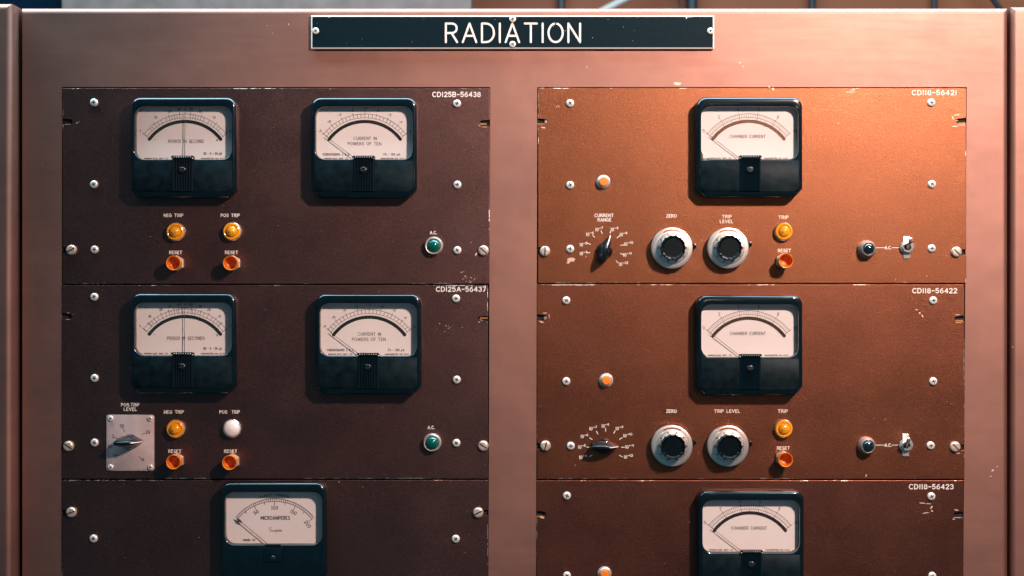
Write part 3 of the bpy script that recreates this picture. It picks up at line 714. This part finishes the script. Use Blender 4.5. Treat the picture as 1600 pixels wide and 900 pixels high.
# ------------------------------------------------------------------ rack panels
def panel(u0, u1, v0, v1, base, label, seed, slots, chips=()):
    x0, x1, y0, y1 = u0 - 800, u1 - 800, 450 - v1, 450 - v0
    c = ((x0 + x1) / 2, y0, 0)
    mat = paint_panel("wrinkle_enamel_%d" % seed, base, x0 * S, x1 * S, y0 * S + ZC, y1 * S + ZC, seed)
    t = thing("rack_panel", label, "instrument panel", c, "instrument panels bolted in the cabinet")
    # outline with open mounting slots in both ends
    L, Rr = sorted(slots[0]), sorted(slots[1])
    def slot(side, v, length=16.5, h=4.4):
        y = 450 - v; pts = []
        cx_ = (x0 + length - h) if side == 'l' else (x1 - length + h)
        if side == 'l': pts = [(x0, y - h)] + arc(cx_, y, h, h, -90, 90, 8) + [(x0, y + h)]
        else: pts = [(x1, y - h)] + arc(cx_, y, h, h, 270, 90, 8) + [(x1, y + h)]
        return pts
    pts = [(x0, y0), (x1, y0)]
    for v in sorted(Rr, reverse=True): pts += slot('r', v)
    pts += [(x1, y1), (x0, y1)]
    for v in L: pts += slot('l', v)[::-1]
    pts = [(x - c[0], y - c[1]) for x, y in pts]
    bm = bmesh.new()
    lo = [bm.verts.new((x, y, -3.4)) for x, y in pts]; hi = [bm.verts.new((x, y, 1.0)) for x, y in pts]
    n = len(pts)
    for i in range(n): bm.faces.new((lo[i], lo[(i + 1) % n], hi[(i + 1) % n], hi[i]))
    bm.faces.new(lo[::-1]); ff = bm.faces.new(hi)
    bmesh.ops.bevel(bm, geom=[e for e in ff.edges], offset=.7, segments=2, affect='EDGES', profile=.5)
    for (u, v, w, h, r_) in chips:
        nn = len(bm.faces)
        blot(bm, u - c[0], v + c[1], w, h, 1.1, rot=r_, mat=1)
    build("plate", bm, [mat, "bare"], t, c, smooth=0)
    return t
def scratches(cu, cv, spread, n, seed, wmax=4):
    random.seed(seed); return [(cu + random.gauss(0, spread), cv + random.gauss(0, spread * .6), random.uniform(.6, wmax), random.uniform(.4, 1.6), random.uniform(-.5, .8)) for _ in range(n)]

BASE_R = (0.268, 0.092, 0.044); BASE_L_SHADED = (0.182, 0.088, 0.076)  # same enamel; left base darkened and greyed for light falling off leftward
def speck(seed, u0, u1, v0, v1, n=26):
    random.seed(seed * 7 + 1)
    out = []
    for _ in range(n):
        s = random.uniform(.5, 1.3); out.append((random.uniform(u0 + 4, u1 - 4), random.uniform(v0 + 4, v1 - 4), s, s * random.uniform(.5, 1), random.uniform(0, 3)))
    return out
p1 = panel(98, 765, 138, 443.5, BASE_L_SHADED, "dark brown panel marked CD125B-56438, top of the left column", 1, ((190, 391), (192, 392)),
           scratches(728, 434, 7, 16, 3) + [(122, 191, 7, .9, .2), (120, 193, 4, .8, .5), (106, 194.3, 16, .9, 0), (744, 397, 3, 7, -.5), (736, 379, 3, .8, -.4), (516, 139.5, 3, 1.5, .6), (757, 198.5, 11, 1.0, 0), (749, 196.5, 5, 1, -.6)] + speck(1, 98, 765, 138, 443))
p2 = panel(96.5, 762.5, 445.5, 748, BASE_L_SHADED, "dark panel marked CD125A-56437 with a square dial plate, middle left", 2, ((494, 698), (498, 697)),
           scratches(700, 513, 11, 12, 5, 3) + [(107, 489, 5, .8, .2), (106, 499, 12, .8, 0), (752, 500, 9, 1, -.3), (749, 503, 5, 1.5, .5), (592, 455, 4, .8, .3)] + speck(2, 98, 762, 446, 748, 14))
p3 = panel(96.5, 762.5, 750, 1054, BASE_L_SHADED, "dark panel with one microampere meter, bottom of the left column", 3, ((801, 990), (801, 990)), [(530, 753, 3, 1.4, .6), (727, 863, 2, .8, 0)] + speck(3, 98, 762, 750, 900, 8))
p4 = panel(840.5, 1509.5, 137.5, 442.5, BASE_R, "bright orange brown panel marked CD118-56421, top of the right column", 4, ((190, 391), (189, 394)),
           [(893, 406, 17, 9, .2), (888, 410, 8, 4, .3), (870, 167, 1, 6, .6), (873, 166, 1, 6, .6), (1329, 144, 22, 1.2, 0), (1332, 141, 12, 1.5, .3), (1208, 139, 5, 6, .3), (915.5, 401, 1.6, 3.4, .3), (910, 394, 2, 1.6, 0),
            (1399, 437, 1, 5, -.5), (1448, 431, 1, 3, 0), (849, 199.5, 9, 2.5, -.2), (1494, 179.8, 13, 1.8, .1), (1488.5, 184, 2, 9, .3), (1492, 197.5, 12, 2.0, 0), (1502, 195.6, 14, 1, 0)] + speck(4, 841, 1509, 138, 442, 22))
p5 = panel(838.8, 1506.8, 444.5, 748.5, (0.258, 0.086, 0.047), "reddish brown panel marked CD118-56422, middle of the right column", 5, ((496, 697), (498, 699)),  # same enamel, base slightly darkened for weaker light lower down
           [(1432, 484, 6, 2, -.3), (1437, 489, 4, 4, -.8), (1441, 494, 3, 6, .3), (1353, 743, 3, 5, 0), (1383, 655, 2, 2, 0), (846, 503, 8, 3, -.3), (852, 489, 9, 1.6, .1), (858, 494, 1.6, 8, 0), (1496, 491.7, 12, 1.2, 0), (1497, 503.7, 12, 1.2, 0),
            (1497, 708, 7, 2, 0), (899, 727, 3, 1, -.8), (1091, 707, 1.5, 1.5, 0)] + speck(5, 840, 1506, 445, 748, 22))
p6 = panel(838.0, 1505.2, 750.5, 1054, (0.215, 0.078, 0.052), "dark reddish panel marked CD118-56423, bottom of the right column", 6, ((803, 990), (804, 990)),  # same enamel, the dimmer light at the bottom put into its base
           [(1441, 786, 12, 2.2, -.1), (1451, 787, 10, 1.6, 0), (1455, 793, 7, 4, .8), (1456, 798, 6, 3, -.7), (1447, 801, 14, 1.6, .1), (1443, 802, 6, 1.4, 0), (846, 808, 10, 4, -.2), (1494, 796.8, 8, 2, -.2), (1496, 808.6, 14, 1.4, 0), (1490, 811, 5, 2, 0), (1077, 815, 1.6, 1.6, 0)] + speck(6, 840, 1504, 752, 900, 10))

for pn, lst in ((p1, ((146, 160), (714, 161.5), (146, 288), (714.5, 288.5), (147, 390), (714.5, 391))),
                (p2, ((146.5, 464), (712.5, 466.5), (147, 591), (713.5, 593.5), (147, 692), (713, 692.5))),
                (p3, ((145.5, 842), (712, 842.5), (145.5, 935), (712, 935))),
                (p4, ((891, 161), (1456, 160), (891, 289), (1457, 287.5), (891, 389), (1456.5, 388))),
                (p5, ((885, 469.5), (1459, 469.5), (885, 596), (1459, 596), (892, 697), (1455, 696.5))),
                (p6, ((886, 775), (1456, 776), (886, 900), (1457.5, 900.5)))):
    for u, v in lst: screw(pn, u, v)
for pn, lst in ((p1, ((110.5, 390.5, .5), (755.5, 391.5, -.75))), (p2, ((106, 697.5, -.6), (755, 697, -.55))), (p3, ((110.5, 801, .35), (747, 801.5, .5), (110, 990, 1), (748, 990, 0))),
                (p4, ((851.5, 392.5, 1.5), (1495.5, 393.5, -.8))), (p5, ((852.5, 697, 1.3), (1493.5, 698.5, -.8))), (p6, ((851, 990, .4), (1494, 990, .7)))):
    for u, v, rt in lst: screw(pn, u, v, 8.3, 'slot', rot=rt, h=6, mat="mount")
# dark bolt ends and bare bits seen inside the empty slots
for pn, u, v, mat in ((p4, 853, 190, "chrome"), (p4, 1496, 190, "chrome_dark"), (p4, 845, 193.5, "brass"), (p4, 1503, 192.5, "brass"), (p5, 852, 497, "chrome"), (p5, 1499, 501, "brass"), (p6, 852, 803, "chrome_dark"), (p6, 845, 807, "brass"), (p1, 754, 193.5, "brass"), (p2, 756, 497, "brass")):
    bm = bmesh.new()
    if mat == "brass": box(bm, -6, 6, -1.0, 1.0, -3.2, -1.6)
    else: lathe(bm, [(2.8, -3.2), (2.8, -1), (2.2, -.4), (0, -.2)], n=16)
    b = P(u, v, 0); build("slot_insert", bm, mat, pn, (b[0], b[1], 0), smooth=0)

meter(p1, 286, 207.7, 'second', "meter reading PERIOD IN SECOND with upright needle")
meter(p1, 568.6, 207.7, 'powers', "meter reading CURRENT IN POWERS OF TEN")
meter(p4, 1171.7, 207.3, 'chamber', "meter reading CHAMBER CURRENT")
meter(p2, 285.7, 514.3, 'seconds', "meter reading PERIOD IN SECONDS with upright needle")
meter(p2, 575.4, 515.3, 'powers', "meter reading CURRENT IN POWERS OF TEN")
meter(p5, 1172.0, 517.0, 'chamber', "meter reading CHAMBER CURRENT")
meter(p3, 427.0, 810.3, 'micro', "meter reading MICROAMPERES")
meter(p6, 1174.0, 823.0, 'chamber', "meter reading CHAMBER CURRENT")

for pn, u, v in ((p1, 273.5, 362), (p1, 361.8, 361.5), (p2, 273.5, 670.5), (p4, 1225, 361.5), (p5, 1225, 670)): amber_lamp(pn, u, v)
amber_lamp(p2, 361.3, 670, True, "white frosted lamp")
for pn, u, v in ((p1, 271, 411), (p1, 360, 411), (p2, 271, 722), (p2, 358.5, 723), (p4, 1228, 407.5), (p5, 1227.5, 718.5)): reset(pn, u, v)
green_lamp(p1, 677.5, 384); green_lamp(p2, 675, 692)
dark_lamp(p4, 1357.5, 388); dark_lamp(p5, 1357, 696)
toggle(p4, 1418, 386.5, 1424, 374); toggle(p5, 1416.5, 696, 1420, 686)
small_button(p4, 943, 284); small_button(p5, 947.3, 594.5); small_button(p6, 944.8, 897)
vernier_dial(p4, 1050.3, 387.5, 5); vernier_dial(p4, 1138, 387.5, 10); vernier_dial(p5, 1050.3, 696.8, 8); vernier_dial(p5, 1138, 697, 5)
pointer_knob(p4, 945.5, 391.5, 71, 19, 25)
pointer_knob(p5, 944.5, 697.5, 0, 20, 22)

# square dial plate of the middle-left panel
c = P(203.5, 692, 3); bm = bmesh.new(); prism(bm, rrect(-37.3, 37.3, -43.8, 43.8, 4, 4, 4, 4, k=5), 0, 2.4, .7)
dp = build("dial_plate", bm, "plate", p2, (c[0], c[1], 1.02))
bm = bmesh.new()
def dm(u, v): return (u - 203.5, 692 - v)
for s, u, v in (("30", 190.4, 665.4), ("20", 231, 675), ("2", 177, 681.5), ("50", 172.5, 697.6), ("75", 180, 712.8), ("!5", 223, 718)): text(bm, s, *dm(u, v), 4.6, .8, 0)
for a, b_ in (((191.5, 669), (195, 675)), ((221, 679.3), (226, 676.3)), ((179.5, 683), (182.5, 685)), ((184, 711), (186, 709.5)), ((217, 713), (220, 716)), ((170.8, 681.3), (171.8, 681.2))):
    ribbon(bm, [dm(*a), dm(*b_)], .8, .0)
build("plate_markings", bm, "ink_dark", dp, (c[0], c[1], 3.6), smooth=0)
for u, v in ((172.3, 654), (233.8, 654), (172.5, 730.3), (234.5, 730.3)): screw(dp, u, v, 4.4, d0=3.4, h=2.6, mat="nickel")
pointer_knob(p2, 201, 691, 3, 21, 21.5, z0=3.6, hub=10.5)

# ------------------------------------------------------------------ captions
cap = caption
for pn, s, u, v, w in ((p1, "CD!25B-56438", 713.3, 147.7, 74.5), (p2, "CD!25A-56437", 720.3, 451.8, 77), (p4, "CD!!8-5642!", 1459.5, 144.8, 69), (p5, "CD!!8-56422", 1460.2, 454.2, 69), (p6, "CD!!8-56423", 1454.8, 760.3, 68.5)):
    cap(pn, [(s, u, v, w, 7.0, 1.45)])
K = 0.98
cap(p1, [("NEG TRIP", 271.3, 336.5, 30, 4.6, K)]); cap(p1, [("POS TRIP", 360, 336.5, 29, 4.6, K)])
for pn, u, v in ((p1, 274.7, 394.5), (p1, 362, 394.5), (p2, 273.3, 705), (p2, 360.5, 705), (p4, 1225.5, 391.5), (p5, 1223.8, 700)): cap(pn, [("RESET", u, v, 19.5, 4.6, K)])
cap(p1, [("A.C.", 677.3, 363.5, 10.5, 4.4, K)]); cap(p2, [("A.C.", 673.8, 667.8, 10.5, 4.4, K)])
cap(p2, [("POS.TRIP", 203.8, 632.3, 28, 4.6, K), ("LEVEL", 203.8, 639.3, 19.5, 4.6, K)])
cap(p2, [("NEG TRIP", 272, 643.6, 30, 4.6, K)]); cap(p2, [("POS  TRIP", 359, 643.6, 31, 4.6, K)])
cap(p4, [("CURRENT", 943.7, 336.6, 29, 4.6, K), ("RANGE", 944.3, 343.5, 20.5, 4.6, K)])
cap(p4, [("ZERO", 1049, 337.3, 15.5, 4.6, K)]); cap(p4, [("TRIP", 1135.5, 338.5, 14.5, 4.6, K), ("LEVEL", 1135, 346, 20, 4.6, K)]); cap(p4, [("TRIP", 1224, 339.6, 15, 4.6, K)])
cap(p5, [("ZERO", 1049, 642.3, 15.5, 4.6, K)]); cap(p5, [("TRIP LEVEL", 1136, 642.3, 39.5, 4.6, K)]); cap(p5, [("TRIP", 1223, 642.4, 15, 4.6, K)])
for pn, v, ua, ub in ((p4, 387, 1369, 1408), (p5, 695.3, 1369, 1406)):
    b = P(1388, v, 0); bm = bmesh.new(); text(bm, "A.C.", -.5, 0, 4.4, K, 0, width=10)
    ribbon(bm, [(ua - 1388, 0), (1382 - 1388, 0)], .9, .02); ribbon(bm, [(1393.5 - 1388, 0), (ub - 1388, 0)], .9, .02)
    build("printed_caption", bm, "ink_white", pn, (b[0], b[1], 1.12), smooth=0)
def powers(pn, items):
    us, vs = items[0][1], items[0][2]; b = P(us, vs, 0)
    for (n_, u, v, tu, tv, ang) in items:
        b = P(u, v, 0); bm = bmesh.new(); ex = len(str(n_)) > 1
        tot = 5.8 + 3.6 + (3.2 if not ex else 5.2); x = -tot / 2
        text(bm, "!0", x + 2.6, -.6, 4.8, .9, 0, width=4.2); text(bm, "-", x + 7.2, 1.6, 3, .85, 0, width=2.4)
        text(bm, str(n_).replace("1", "!"), x + 9.4 + (1.2 if not ex else 2.2), 1.8, 3.3, .8, 0, width=(2.0 if not ex else 4.4) if n_ != 11 else 2.6)
        a = math.radians(ang); dx, dy = 2.4 * math.cos(a), 2.4 * math.sin(a); q = (tu - u, v - tv)
        ribbon(bm, [(q[0] - dx, q[1] - dy), (q[0] + dx, q[1] + dy)], 1.15, .04)
        build("range_mark", bm, "ink_white", pn, (b[0], b[1], 1.12), smooth=0)
powers(p4, ((4, 912, 395.6, 919.5, 395, 5), (5, 912, 381.8, 920.5, 381, -20), (6, 922, 365.5, 927.5, 369, -50), (7, 936.5, 358, 940, 362.8, -70), (8, 960.5, 358, 954, 362.3, 70), (9, 974.3, 366, 966, 370.2, 40), (10, 982.3, 380.8, 972.3, 383, 5), (11, 980.8, 397.6, 971.5, 397, -20), (12, 974.4, 412.3, 964.3, 409.3, -48)))
powers(p5, ((4, 911, 713.8, 923, 712.2, 30), (5, 909.5, 697.8, 919.5, 698.6, 0), (6, 913.3, 681.2, 923.2, 685.3, -30), (7, 927, 669, 933, 675.8, -62), (8, 946, 664.8, 946.2, 671.2, 90), (9, 968, 668.8, 960, 674.8, 62), (10, 981, 680, 970, 685, 30), (11, 984.3, 697.5, 973.4, 698.7, 0), (12, 982, 713.3, 970, 712.4, -30)))
